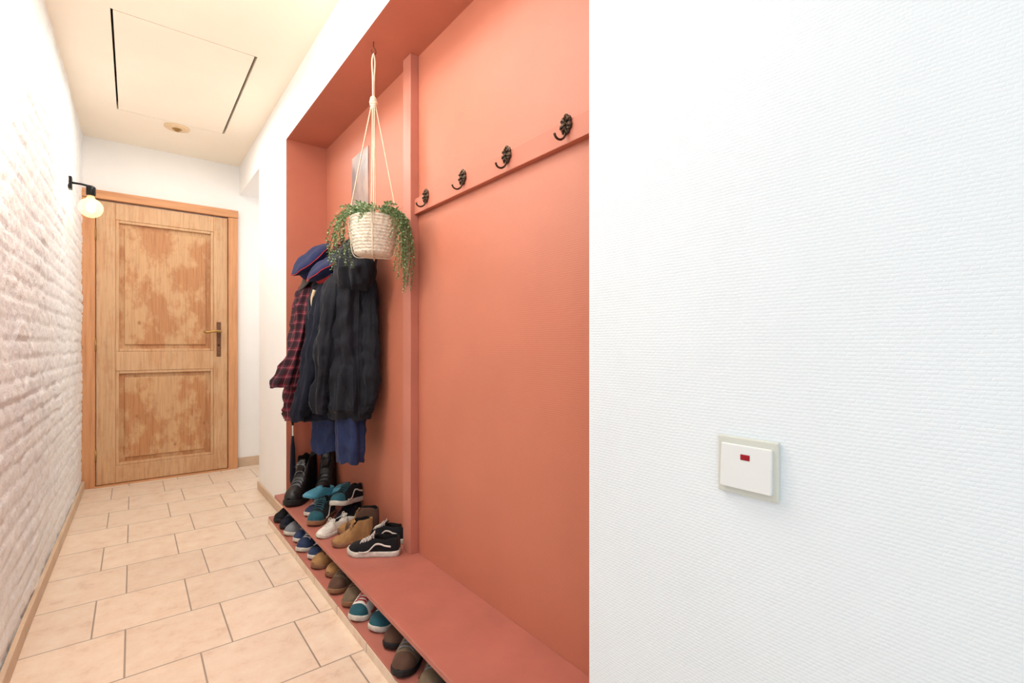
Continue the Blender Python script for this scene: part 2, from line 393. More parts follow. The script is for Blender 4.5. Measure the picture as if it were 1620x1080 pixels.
# ------------------------------------------------------------------ switch
sw = empty('light_switch', (XR, .328, .827), 'cream square light switch with red indicator on white wall', 'light switch')
boxes('frame', [(-.008, 0, -.0425, .0425, -.041, .041)], M['cream_pl'], sw, bevel=.002)
bv, bf, _ = boxdata([(-.0155, -.007, -.036, .036, -.031, .031)])
rk = mk('rocker', bv, bf, M['white_pl'], sw)
for v in rk.data.vertices:
    if v.co.x < -.01 and v.co.z > 0: v.co.x += .004
b = rk.modifiers.new('b', 'BEVEL'); b.width = .0018; b.segments = 3
boxes('indicator', [(-.0135, -.009, -.0065, .0065, .0105, .0185)], M['red_pl'], rk, bevel=.0006, label='red indicator window')

# ------------------------------------------------------------------ coat hooks
def hook(y, ref=None):
    e = empty('coat_hook', (XA - .021, y, 1.568), 'ornate cast bronze coat hook screwed to terracotta rail', 'coat hook', 'ornate hooks on the coat rail')
    if ref:
        for c in ref.children:
            k = c.copy(); C.objects.link(k); k.parent = e
        return e
    n = 84; V = []; F = []
    def R(a): # leaf outline: pointed top, lobed sides, narrow foot
        return 1 + .22 * abs(math.cos(3.5 * (a - pi / 2))) ** .5 - .22 * (math.sin(a) < 0) * abs(math.sin(a))
    for lay, (x, s) in enumerate(((0, 1), (-.004, 1), (-.0065, .82))):
        for j in range(n):
            a = 2 * pi * j / n; r = R(a)
            V.append((x, .017 * r * math.cos(a) * s, .009 + .025 * r * math.sin(a) * s))
    for l in range(2):
        for j in range(n): F.append((l * n + j, l * n + (j + 1) % n, (l + 1) * n + (j + 1) % n, (l + 1) * n + j))
    F.append(tuple(2 * n + j for j in range(n)))
    for k in range(7):   # raised leaf lobes
        a = pi / 2 + 2 * pi * k / 7; cy, cz = .016 * math.cos(a), .021 * math.sin(a)
        v, f = tubedata([(-.006, cy * .35, .009 + cz * .35), (-.010, cy * .75, .009 + cz * .75), (-.006, cy * 1.2, .009 + cz * 1.2)], [.0018, .0036, .002], 8, True, len(V)); V += v; F += f
    v, f = tubedata([(-.005, 0, .009), (-.011, 0, .009), (-.013, 0, .009)], [.005, .0045, .002], 10, True, len(V)); V += v; F += f
    mk('back_plate', V, F, M['iron'], e, label='leaf shaped cast plate')
    arc = catmull([(-.004, 0, -.010), (-.010, 0, -.025), (-.024, 0, -.034), (-.038, 0, -.032), (-.045, 0, -.022)], 5)
    tubes('hook_arm', [(arc, [.0031] * (len(arc) - 3) + [.0031, .004, .002])], M['iron'], e)
    return e
h0 = hook(.902)
for y in (1.157, 1.406, 1.67, 2.13, 2.38, 2.62, 2.85): hook(y, h0)

# print on the wall
boxes('wall_print', [(XA - .006, XA, 2.30, 2.52, 1.68, 1.985)], M['print'], bevel=.001, label='faded grey art print fixed to terracotta wall', cat='picture')

# ------------------------------------------------------------------ hanging plant
px, py = .735, 1.80
hg = empty('plant_hanger', (px, py, ZA), 'cream macrame rope hanger on a metal ceiling hook', 'plant hanger')
hk = catmull([(0, 0, 0), (0, 0, -.02), (.008, 0, -.03), (.009, 0, -.042), (0, 0, -.05), (-.009, 0, -.042), (-.008, 0, -.034)], 4)
tubes('ceiling_screw_hook', [(hk, .0018)], M['iron'], hg, label='metal screw hook')
zk = -.24; L = []
for s in (-1, 1):
    L.append((catmull([(0, 0, -.046), (s * .006, 0, -.08), (s * .004, s * .003, -.15), (s * .002, 0, zk)], 5), .0030))
rim = .084; zr = -.685; zb = -.835
for k in range(4):
    a = pi / 4 + k * pi / 2 + .35; c, s_ = math.cos(a), math.sin(a)
    for q in (-1, 1):
        o = q * .0035
        L.append((catmull([(c * .006 + o * -s_, s_ * .006 + o * c, zk), (c * .05 + o * -s_, s_ * .05 + o * c, -.47), (c * (rim + .004) + o * -s_, s_ * (rim + .004) + o * c, zr),
                           (c * .086, s_ * .086, -.77), (c * .070, s_ * .070, zb - .002), (c * .01, s_ * .01, zb - .004)], 6), .0018))
tubes('rope', L, M['cotton'], hg, n=6)
kn = []
for k in range(5):
    z = zk + .018 - k * .009; rr = .0115 - abs(k - 2) * .0015
    kn.append(([(rr * math.cos(t), rr * math.sin(t), z + .003 * math.sin(2 * t + k)) for t in np.linspace(0, 2 * pi, 14)], .005))
tubes('knot', kn, M['cotton'], hg, n=6)
pl = empty('potted_plant', (px, py, ZA + zb), 'trailing green foliage in cream woven basket pot', 'potted plant')
H = .150; prof = [(.002, 0), (.055, 0), (.064, .003)]
nr = 12
for i in range(nr * 5 + 1):
    t = i / (nr * 5); r = .067 + .0165 * math.sin(min(1, t * 1.25) * pi * .58) + .0036 * abs(math.sin(t * nr * pi)); prof.append((r, .006 + t * (H - .006)))
rt = prof[-1][0]; prof += [(rt - .006, H + .002), (rt - .011, H - .004), (rt - .012, H - .03), (.002, H - .03)]
pot = lathe('pot', prof, [M['basket'], M['soil']], pl, 120, label='woven cream rope basket', fmf=lambda i: 1 if i >= len(prof) - 2 else 0)
for v in pot.data.vertices:      # twisted weave
    a = math.atan2(v.co.y, v.co.x); rr = math.hypot(v.co.x, v.co.y)
    if rr > .05 and v.co.z > .004:
        row = int(v.co.z / (H / nr)); f = 1 + .026 * math.sin(26 * a + row * 2.1 + v.co.z * 260) + noise.noise(v.co * 40) * .02; v.co.x *= f; v.co.y *= f
def foliage():
    V = []; F = []; SV = []; SF = []
    rnd = random.Random(31)
    for k in range(64):
        # sprigs favour the two ends that spill over along the wall
        a = rnd.choice([rnd.uniform(0, 2 * pi), rnd.uniform(0, 2 * pi), rnd.gauss(2.45, .6), rnd.gauss(-.68, .6)])
        side_ = abs(math.cos(a + .67)); ln = (.03 + .23 * side_ ** 2 * rnd.uniform(.25, 1.1)) + rnd.uniform(0, .03)
        out = rnd.uniform(.005, .075); up = rnd.uniform(.0, .03)
        r0 = rnd.uniform(.02, .07); d = Vector((math.cos(a), math.sin(a), 0)); sd = Vector((-d.y, d.x, 0)); sw_ = rnd.uniform(-.045, .045)
        if rnd.random() < .38:  # short upright sprigs
            pts = [d * r0 + Vector((0, 0, H - .03)), d * (r0 + .01) + Vector((0, 0, H + .01)), d * (r0 + .03) + sd * sw_ + Vector((0, 0, H + up + .02)), d * (r0 + .065) + sd * sw_ * 2 + Vector((0, 0, H + up + .01))]
        else:
            pts = [d * r0 + Vector((0, 0, H - .03)), d * .085 + Vector((0, 0, H + up)), d * (.098 + out * .6) + sd * sw_ * .5 + Vector((0, 0, H + up * .3 - .01)),
                   d * (.1 + out) + sd * sw_ + Vector((0, 0, H - ln * .5)), d * (.095 + out * rnd.uniform(.7, 1.3)) + sd * sw_ * 1.4 + Vector((0, 0, H - ln))]
        cm = [Vector(p) for p in catmull([tuple(p) for p in pts], 7)]
        v, f = tubedata(cm, .0012, 4, True, len(SV)); SV += v; SF += f
        tot = sum((cm[i + 1] - cm[i]).length for i in range(len(cm) - 1)); acc = 0; nxt = .03; side = 0
        for i in range(len(cm) - 1):
            seg = (cm[i + 1] - cm[i]); sl = seg.length
            while nxt < acc + sl:
                p = cm[i] + seg * ((nxt - acc) / sl); t = seg.normalized(); taper = 1 - .4 * nxt / tot
                for q in range(2):
                    ang = side * 1.1 + q * pi + rnd.uniform(-.3, .3)
                    n1 = t.orthogonal().normalized(); n2 = t.cross(n1)
                    o = n1 * math.cos(ang) + n2 * math.sin(ang); dirv = (o * .85 + t * .6).normalized(); w = dirv.cross(t).normalized()
                    ll = .019 * taper * rnd.uniform(.8, 1.2); ww = .0042 * taper; nn = dirv.cross(w)
                    b = len(V)
                    V += [p, p + dirv * ll * .35 + w * ww, p + dirv * ll * .75 + w * ww * .8 - nn * .001, p + dirv * ll, p + dirv * ll * .75 - w * ww * .8 - nn * .001, p + dirv * ll * .35 - w * ww]
                    F += [(b, b + 1, b + 2, b + 3), (b, b + 3, b + 4, b + 5)]
                side += 1; nxt += .0105
            acc += sl
    mk('foliage', V, F, M['leaf'], pl, label='trailing stems of small pointed green leaves'); mk('stem', SV, SF, M['stem'], pl, smooth=True)
foliage()

# ------------------------------------------------------------------ garments
class Garment:
    def __init__(s, st, seed=0, amp=.1, ns=72, m=14):
        # station: z,x,y,A,B,yaw(deg)
        s.P = catmull(st, m); s.seed = seed; s.amp = amp; s.ns = ns
    def pt(s, i, th, off=0.0):
        """i may be fractional"""
        i = max(0, min(len(s.P) - 1, i)); a = int(math.floor(i)); b = min(a + 1, len(s.P) - 1); f = i - a
        z, x, y, A, B, yw = s.P[a] * (1 - f) + s.P[b] * f; t = i / (len(s.P) - 1)
        c, sn = math.cos(th), math.sin(th); sd = s.seed * 7.3; rr = (A + B) / 2
        rdg = lambda v: 1 - 2.6 * abs(noise.noise(v))
        n = noise.noise(Vector((c * 2.1 + sd, sn * 2.1, z * 1.6))) * .8 * s.amp * 1.5
        # metric folds: long vertical drapes plus short oblique creases
        px_, py_ = c * rr, sn * rr
        fold = rdg(Vector((px_ * 19 + sd, py_ * 19, z * 2.6))) * .016 + rdg(Vector((px_ * 13 + z * 7 + sd, py_ * 13 - z * 5, z * 11))) * .008 \
            + noise.noise(Vector((px_ * 40 + sd, py_ * 40, z * 30))) * .002 - .012
        fold *= (.5 + .6 * t) * s.amp / .13 * min(1, rr / .03)
        y_ = math.radians(yw); A2 = A * (1 + n) + off + fold; B2 = B * (1 + n) + off + fold
        lx, lyy = A2 * c, B2 * sn
        return Vector((x + lx * math.cos(y_) - lyy * math.sin(y_), y + lx * math.sin(y_) + lyy * math.cos(y_), z + .012 * noise.noise(Vector((c * 1.4 + sd, sn * 1.4, 7))) * t))
    def mesh(s, name, mat, parent, lining=None, **kw):
        V = []; F = []; UV = []; FM = []; n = s.ns; N = len(s.P)
        avgr = sum((p[3] + p[4]) / 2 for p in s.P) / N
        for i in range(N):
            for j in range(n):
                V.append(s.pt(i, 2 * pi * j / n)); UV.append((min(j, n - j) / n * 2 * pi * avgr, V[-1].z))
        z, x, y = s.P[-1][0], s.P[-1][1], s.P[-1][2]; c = Vector((x, y, z)); base = (N - 1) * n
        up = 1 if s.P[0][0] > s.P[-1][0] else -1
        for q, (sc, dz) in enumerate(((.94, .0), (.86, .03 * up), (.1, .04 * up))):
            for j in range(n):
                p = c + (V[base + j] - c) * sc; p.z = V[base + j].z + dz; V.append(p); UV.append(UV[base + j])
        for i in range(N + 2):
            for j in range(n):
                F.append((i * n + j, (i + 1) * n + j, (i + 1) * n + (j + 1) % n, i * n + (j + 1) % n)); FM.append(0 if i < N else 1)
        F.append(tuple(range(n))); FM.append(0); F.append(tuple(reversed(range((N + 2) * n, (N + 3) * n)))); FM.append(1)
        return mk(name, V, F, [mat, lining or M['f_dark']], parent, smooth=True, fm=FM, uv=UV, **kw)
    def patch(s, name, i0, i1, t0, t1, off, mat, parent, ni=14, nt=14, edge=True, **kw):
        V = []; F = []; UV = []
        for a in range(ni + 1):
            for b in range(nt + 1):
                i = i0 + (i1 - i0) * a / ni; t = t0 + (t1 - t0) * b / nt
                o = off if (0 < a < ni and 0 < b < nt) or not edge else -.004
                V.append(s.pt(i, t, o)); UV.append((t * .1, V[-1].z))
        for a in range(ni):
            for b in range(nt):
                k = a * (nt + 1) + b; F.append((k, k + nt + 1, k + nt + 2, k + 1))
        return mk(name, V, F, mat, parent, smooth=True, uv=UV, **kw)
    def line(s, name, pts, r, off, mat, parent, **kw):
        return tubes(name, [([s.pt(i, t, off) for i, t in pts], r)], mat, parent, n=6, **kw)

Z0 = (0, 0, 0)
# black softshell jacket (front one)
J = empty('jacket', Z0, 'black hooded softshell jacket hanging from a coat hook', 'jacket')
yw = 125
GB = g = Garment([(1.545, .872, 2.13, .012, .01, yw), (1.50, .85, 2.14, .05, .035, yw), (1.42, .815, 2.165, .08, .055, yw), (1.32, .79, 2.19, .10, .066, yw), (1.18, .785, 2.195, .104, .072, yw),
             (1.0, .785, 2.20, .098, .070, yw), (.82, .785, 2.20, .110, .077, yw), (.72, .785, 2.20, .118, .082, yw), (.695, .785, 2.20, .108, .075, yw), (.665, .785, 2.20, .104, .071, yw)], 1, .14, 110)
g.mesh('body', M['f_black'], J); N = len(g.P) - 1
hood = Garment([(1.47, .80, 2.12, .05, .035, 110), (1.42, .775, 2.10, .085, .06, 110), (1.34, .765, 2.09, .095, .064, 110), (1.27, .77, 2.10, .08, .052, 110), (1.24, .775, 2.11, .05, .035, 110)], 5, .18, 64)
hood.mesh('hood', M['f_black'], J)

# second jacket with sleeve
J2 = empty('jacket', Z0, 'dark navy zip jacket with long hanging sleeve on a hook', 'jacket')
g = Garment([(1.545, .872, 2.38, .012, .01, 125), (1.48, .84, 2.385, .05, .035, 125), (1.36, .78, 2.40, .075, .055, 125), (1.24, .745, 2.41, .09, .06, 125), (1.0, .73, 2.415, .085, .060, 125),
             (.8, .725, 2.42, .095, .066, 125), (.68, .72, 2.42, .1, .068, 125), (.64, .72, 2.42, .09, .062, 125)], 8, .15, 80)
g.mesh('body', M['f_char'], J2)
sl = Garment([(1.27, .715, 2.31, .03, .03, 0), (1.2, .70, 2.31, .048, .048, 0), (1.05, .685, 2.325, .044, .044, 0), (.96, .665, 2.34, .05, .05, 0), (.88, .655, 2.35, .040, .040, 0), (.74, .632, 2.37, .042, .042, 0), (.68, .622, 2.38, .036, .036, 0), (.645, .618, 2.38, .033, .033, 0)], 9, .17, 56)
sl.mesh('sleeve', M['f_char'], J2)
cl = Garment([(1.31, .735, 2.36, .03, .02, 120), (1.27, .715, 2.35, .055, .04, 120), (1.22, .705, 2.345, .06, .042, 120), (1.20, .705, 2.345, .045, .03, 120)], 12, .12, 40)
cl.mesh('collar', M['f_char'], J2)
tubes('neck_tape', [(catmull([(.66, 2.31, 1.255), (.653, 2.32, 1.215), (.66, 2.33, 1.17)], 4), .008)], M['f_beige'], J2, label='beige neck tape')

# plaid shirt
J3 = empty('plaid_shirt', Z0, 'dark red and black plaid flannel shirt on a hook', 'shirt')
g = Garment([(1.545, .872, 2.62, .012, .01, 125), (1.46, .83, 2.63, .04, .03, 125), (1.36, .77, 2.65, .065, .05, 125), (1.25, .735, 2.67, .08, .055, 125), (1.0, .71, 2.68, .085, .06, 125),
             (.8, .70, 2.685, .09, .062, 125), (.66, .695, 2.69, .092, .065, 125), (.61, .695, 2.69, .09, .06, 125)], 15, .16, 80)
g.mesh('body', M['plaid'], J3)
sl = Garment([(1.29, .705, 2.56, .025, .025, 0), (1.2, .685, 2.56, .042, .04, 0), (1.05, .665, 2.57, .042, .042, 0), (.93, .635, 2.585, .05, .045, 0), (.84, .605, 2.60, .06, .047, 0), (.79, .59, 2.605, .06, .042, 0)], 16, .16, 56)
sl.mesh('sleeve', M['plaid'], J3)

# front sleeve + details of the black jacket
g2 = Garment([(1.33, .745, 2.23, .03, .03, 0), (1.25, .725, 2.225, .05, .045, 0), (1.08, .705, 2.235, .043, .041, 0), (.98, .69, 2.24, .048, .046, 0), (.88, .685, 2.25, .041, .040, 0), (.76, .675, 2.265, .042, .040, 0), (.72, .672, 2.265, .036, .034, 0), (.69, .672, 2.265, .035, .034, 0)], 3, .17, 56)
g2.mesh('sleeve', M['f_black'], J)
g3 = Garment([(1.33, .84, 2.11, .02, .02, 0), (1.25, .845, 2.105, .032, .034, 0), (1.05, .845, 2.10, .034, .036, 0), (.88, .845, 2.10, .034, .034, 0), (.74, .84, 2.105, .034, .033, 0), (.69, .84, 2.11, .029, .029, 0)], 4, .17, 56)
g3.mesh('sleeve', M['f_black'], J)
G = GB; A0 = math.radians(112)
G.patch('pocket', N * .60, N * .82, A0 - .45, A0 + .3, .007, M['f_black'], J)
G.line('zipper', [(i, A0 + .5) for i in np.linspace(N * .36, N * .97, 50)], .0022, .002, M['leather'], J)
G.line('pocket_zipper', [(N * (.62 + .0155 * k), A0 - .3 + k * .045) for k in range(11)], .0018, .008, M['leather'], J)

# trousers (legs show below the jackets)
T = empty('snow_trousers', Z0, 'navy blue padded trousers hanging below the jackets', 'trousers')
g = Garment([(1.20, .80, 2.21, .03, .025, 125), (1.1, .79, 2.215, .045, .035, 125), (.85, .79, 2.21, .056, .05, 125), (.68, .79, 2.195, .064, .056, 125), (.52, .79, 2.19, .066, .060, 125), (.465, .79, 2.19, .062, .054, 125)], 21, .11, 56)
g.mesh('leg', M['f_navy'], T)
g = Garment([(1.20, .79, 2.26, .03, .025, 125), (1.1, .785, 2.29, .04, .03, 125), (.85, .765, 2.38, .060, .045, 125), (.66, .755, 2.41, .072, .056, 125), (.55, .75, 2.42, .072, .058, 125), (.48, .75, 2.42, .066, .052, 125)], 22, .12, 56)
g.mesh('leg', M['f_navy'], T)

# caps
def cap(loc, nrm, spin, label, band, peakmat, sd):
    e = empty('peaked_cap', loc, label, 'cap', 'uniform caps on the coat hooks')
    q = Vector(nrm).normalized().to_track_quat('Z', 'Y').to_matrix().to_4x4() @ Matrix.Rotation(spin, 4, 'Z')
    def soft(p): # limp crown: sags and buckles
        k = min(1, max(0, (p.z - .02) / .05)); r = math.hypot(p.x, p.y)
        return Vector((p.x, p.y, p.z + k * (.016 * noise.noise(Vector((p.x * 14 + sd, p.y * 14, 0))) - .10 * p.x * r / .12)))
    cr_ = lathe('crown', [(.003, .082), (.03, .083), (.06, .083), (.09, .080), (.116, .072), (.124, .063), (.118, .052), (.1, .038), (.09, .03), (.088, .0), (.084, -.002), (.08, .03), (.003, .034)], [M['f_cap'], M['f_dark']], e, 48, sy=.92, fmf=lambda i: 1 if i > 9 else 0)
    for v in cr_.data.vertices: v.co = q @ soft(v.co)
    tubes('piping', [([q @ soft(Vector((.1245 * math.cos(t), .1245 * .92 * math.sin(t), .064))) for t in np.linspace(0, 2 * pi, 48)], .0022)], M['f_red'], e, n=6)
    lathe('band', [(.0885, -.002), (.0915, .001), (.093, .024), (.0905, .027)], [band], e, 48, mat4=q, sy=.92)
    V = []; F = []; n = 24; m = 6
    for i in range(n + 1):
        a = -1.15 + 2.3 * i / n; w = .055 * max(0, math.cos(a / 1.15 * pi / 2)) ** .6 if i not in (0, n) else .001
        for k in range(m + 1):
            r = .09 + w * k / m; V.append(q @ Vector((r * math.cos(a), r * .92 * math.sin(a), .003 - .035 * (k / m) * math.cos(a) ** .5 * (w / .055))))
    for i in range(n):
        for k in range(m): a = i * (m + 1) + k; F.append((a, a + 1, a + m + 2, a + m + 1))
    o = mk('peak', V, F, peakmat, e, smooth=True); md = o.modifiers.new('s', 'SOLIDIFY'); md.thickness = .003
    return e
cap((.75, 2.56, 1.395), (-.66, -.12, .70), 4.2, 'navy wool peaked cap with red piping on hook', M['f_cap'], M['leather'], 3)
cap((.775, 2.37, 1.34), (-.62, -.05, .75), 3.9, 'navy peaked cap with red band and red peak', M['f_red'], M['f_red'], 8)

# umbrella standing behind the boots
um = empty('umbrella', (.715, 2.92, .155), 'slim closed umbrella beside the black boots', 'umbrella')
tubes('shaft', [([(0, 0, 0), (.0, .0, .40)], .004)], M['cream_pl'], um)
tubes('handle', [(catmull([(0, 0, .39), (0, 0, .44), (.008, -.005, .46), (.02, -.01, .455), (.024, -.012, .44)], 5), .006)], M['black'], um)
tubes('canopy', [([(0, 0, .03), (0, 0, .08), (0, 0, .26), (0, 0, .33)], [.005, .016, .012, .006])], M['f_char'], um, n=12)

# ------------------------------------------------------------------ shoes
TT = [0, .04, .12, .25, .4, .5, .6, .72, .84, .94, 1.0]
FW = [.45, .66, .80, .82, .80, .84, .93, 1.0, .95, .70, .30]
def shoe(name, label, loc, yaw, L=.2, W=.075, H=.07, up='f_shoe', sole='rub_w', lace='f_white', toe=None, stripe=None, st=.02, boot=False, group=None, heel=None, pitch=0, roll=0, velcro=None):
    e = empty(name, loc, label, 'boot' if boot else 'shoe', group); e.rotation_euler = (roll, pitch, math.radians(yaw))
    if boot: HH = [1, 1.02, 1.0, .98, 1.0, .80, .50, .36, .32, .27, .16]
    else: HH = [.92, 1.0, .93, .84, .92, 1.0, .84, .66, .56, .46, .26]
    w_ = lambda t: np.interp(t, TT, FW) * W / 2; h_ = lambda t: (np.interp(t, TT, HH)) * H
    OP = lambda t: np.interp(t, [0, .05, .09, .42 if boot else .44, .5 if boot else .5, 1], [0, .6, 1, 1, 0, 0])
    op = [(1, 0), (1.02, .3), (.95, .62), (.84, .93), (.78, 1.0), (.68, .98), (.6, .6), (.5, .32), (0, .28)]
    cl = [(1, 0), (1.03, .28), (.99, .5), (.88, .72), (.74, .85), (.56, .93), (.38, .98), (.18, 1.0), (0, 1.01)]
    V = []; F = []; FM = []; K = 17; sdd = rr0.uniform(0, 50)
    def prof(t):
        o = OP(t); w, h = w_(t), h_(t); pts = []
        for (a, b), (c, d) in zip(op, cl): pts.append(((a * o + c * (1 - o)) * w, (b * o + d * (1 - o)) * h + st * .5))
        return pts
    ts = [0.0, .015, .04] + list(np.linspace(.07, .93, 26)) + [.955, .975, .99, 1.0]
    for t in ts:
        p = prof(t); x = (t - .5) * L
        full = [(y, z) for y, z in p] + [(-y, z) for y, z in reversed(p[:-1])]
        for y, z in full:   # worn, slightly crumpled upper
            k = min(1, max(0, (z - st) / .03)); v = Vector((x * 28 + sdd, y * 28, z * 28))
            V.append((x + noise.noise(v) * .003 * k, y + noise.noise(v + Vector((9, 0, 0))) * .005 * k, z + noise.noise(v + Vector((0, 9, 0))) * .005 * k))
    for i in range(len(ts) - 1):
        tm = (ts[i] + ts[i + 1]) / 2
        for j in range(K - 1):
            F.append((i * K + j, i * K + j + 1, (i + 1) * K + j + 1, (i + 1) * K + j))
            inner = 4 <= j < 12 and OP(tm) > .5
            FM.append(2 if inner else (1 if (toe and tm > .80) or (heel and tm < .12) else 0))
    F.append(tuple(range(K))); FM.append(0); F.append(tuple(reversed(range((len(ts) - 1) * K, len(ts) * K)))); FM.append(1 if toe else 0)
    mk('upper', V, F, [M[up], M[toe or heel or up], M['f_dark']], e, smooth=True, fm=FM, sub=1)
    out = [((t - .5) * L * 1.03, w_(t) * 1.06 + .001) for t in ts]; ring = out + [(x, -y) for x, y in reversed(out)]
    n = len(ring); V = []; F = []
    for sc, z in ((.97, 0), (1.0, st * .25), (1.0, st * .8), (.95, st)):
        for x, y in ring: V.append((x * (1 if sc > .99 else .99), y * sc, z + (.35 * st * max(0, (x / L - .3) / .2) ** 2)))
    for l in range(3):
        for j in range(n): F.append((l * n + j, l * n + (j + 1) % n, (l + 1) * n + (j + 1) % n, (l + 1) * n + j))
    F.append(tuple(reversed(range(n)))); F.append(tuple(3 * n + j for j in range(n)))
    o = mk('sole', V, F, M[sole], e)
    for p in o.data.polygons: p.use_smooth = len(p.vertices) == 4
    w = w_(.47); tz = h_(.47) + st * .5
    V, F = tubedata([((.56 - .5) * L, 0, h_(.56) + st * .4), ((.48 - .5) * L, 0, tz), ((.43 - .5) * L, 0, tz + H * (.12 if not boot else .06))], [.004, .0045, .003], 10)
    V = [Vector((v.x, v.y * w / .0045 * .55, v.z)) for v in V]; mk('tongue', V, F, M[up], e, smooth=True)
    if lace:
        L_ = []; t0, t1 = (.50, .72); nl = 5
        for k in range(nl):
            t = t0 + (t1 - t0) * k / (nl - 1); w = w_(t) * .62; z = h_(t) + st * .5
            for s in (0, 1):
                dt = .02 if s else -.02
                L_.append((catmull([((t - dt - .5) * L, -w, z - h_(t) * .12), ((t - dt * .4 - .5) * L, -w * .5, z + .002), ((t + dt * .4 - .5) * L, w * .5, z + .003), ((t + dt - .5) * L, w, z - h_(t) * .12)], 3), .0018))
        z = h_(.5) + st * .5
        for s in (-1, 1):
            L_.append((catmull([(0, 0, z + .003), (0, s * .012, z + .011), (.03 * L, s * .024, z + .004), (.03 * L, s * .012, z), (.01 * L, 0, z + .003)], 3), .0015))
            L_.append((catmull([(0, 0, z + .003), (.03 * L, s * .016, z + .003), (.06 * L, s * .03, z - .012)], 3), .0015))
        tubes('laces', L_, M[lace], e, n=5)
    if stripe:
        V = []; F = []
        path = [(.13, .52), (.22, .60), (.32, .70), (.42, .66), (.50, .42), (.57, .24), (.66, .22), (.74, .30)]
        cp = catmull(path, 4)
        for sgn in (1, -1):
            b = len(V)
            for t, fz in cp:
                for dz in (-.055, .055):
                    z = (fz + dz); w = w_(t) * (1.035 if z < .5 else 1.0 - (z - .5) * .12) + .0035
                    V.append(((t - .5) * L, sgn * w, z * h_(t) + st * .5))
            for i in range(len(cp) - 1): F.append((b + 2 * i, b + 2 * i + 1, b + 2 * i + 3, b + 2 * i + 2))
        o = mk('side_stripe', V, F, M[stripe], e, smooth=True); md = o.modifiers.new('s', 'SOLIDIFY'); md.thickness = .003; md.offset = 0
    return e
rr0 = random.Random(5)
ZB = .1555; ZL = .0405
gb = 'shoes on the bench'; gl = 'shoes under the bench'
shoe('skate_shoe', 'black canvas skate shoe with white wave stripe and sole', (.768, 1.875, ZB), 142, .205, .078, .066, 'f_shoe', 'rub_w', 'f_white', None, 'f_white', .022, group=gb)
shoe('skate_shoe', 'black canvas skate shoe turned toward the wall', (.86, 1.975, ZB), 128, .19, .066, .066, 'f_shoe', 'rub_w', 'f_white', None, 'f_white', .022, group=gb)
shoe('ankle_boot', 'tan suede child boot with loose laces', (.738, 2.035, ZB), 172, .165, .068, .092, 'f_tan', 'rub_gum', 'f_tan', None, None, .018, boot=True, group=gb)
shoe('ankle_boot', 'brown suede child boot with dark collar', (.80, 2.13, ZB), 146, .175, .07, .11, 'f_brown', 'rub_gum', 'f_tan', 'f_tan', None, .018, boot=True, group=gb)
shoe('canvas_shoe', 'small cream canvas shoe with white sole', (.705, 2.195, ZB), 198, .15, .062, .048, 'f_white', 'rub_w', 'f_white', None, None, .016, group=gb)
shoe('canvas_shoe', 'small cream canvas shoe pushed behind its pair', (.775, 2.24, ZB), 176, .15, .062, .048, 'f_white', 'rub_w', 'f_white', None, None, .016, group=gb)
shoe('sneaker', 'black and teal sneaker with white logo and gum sole', (.72, 2.40, ZB), 228, .2, .08, .085, 'f_shoe', 'rub_gum', 'f_teal', 'f_teal', 'f_white', .022, group=gb)
shoe('sneaker', 'black and teal sneaker lying on other shoes', (.825, 2.35, ZB + .07), 212, .2, .08, .08, 'f_shoe', 'rub_w', 'f_teal', 'f_teal', 'f_white', .022, group=gb, pitch=-.12, roll=.12)
shoe('sneaker', 'dark sneaker at the bottom of the pile', (.835, 2.36, ZB), 225, .2, .078, .045, 'f_char', 'rub_b', 'f_black', None, None, .018, group=gb)
shoe('slipper', 'light blue rubber clog on the shoe pile', (.745, 2.535, ZB + .075), 205, .17, .075, .04, 'foam_blue', 'foam_blue', None, None, None, .014, group=gb, pitch=-.12)
shoe('sneaker', 'navy sneaker under the blue clog', (.75, 2.53, ZB), 215, .19, .075, .055, 'f_blue', 'rub_w', 'f_white', None, None, .018, group=gb)
shoe('slipper', 'light blue rubber clog leaning behind the pile', (.85, 2.52, ZB + .06), 250, .17, .075, .05, 'foam_blue', 'foam_blue', None, None, None, .014, group=gb, pitch=-.5)
shoe('hiking_boot', 'black leather hiking boot with laces', (.725, 2.78, ZB), 228, .27, .1, .22, 'leather', 'rub_b', 'f_grey', None, None, .03, boot=True, group=gb)
shoe('hiking_boot', 'black leather hiking boot beside the wall', (.845, 2.74, ZB), 240, .26, .095, .25, 'leather', 'rub_b', 'f_black', None, None, .03, boot=True, group=gb)
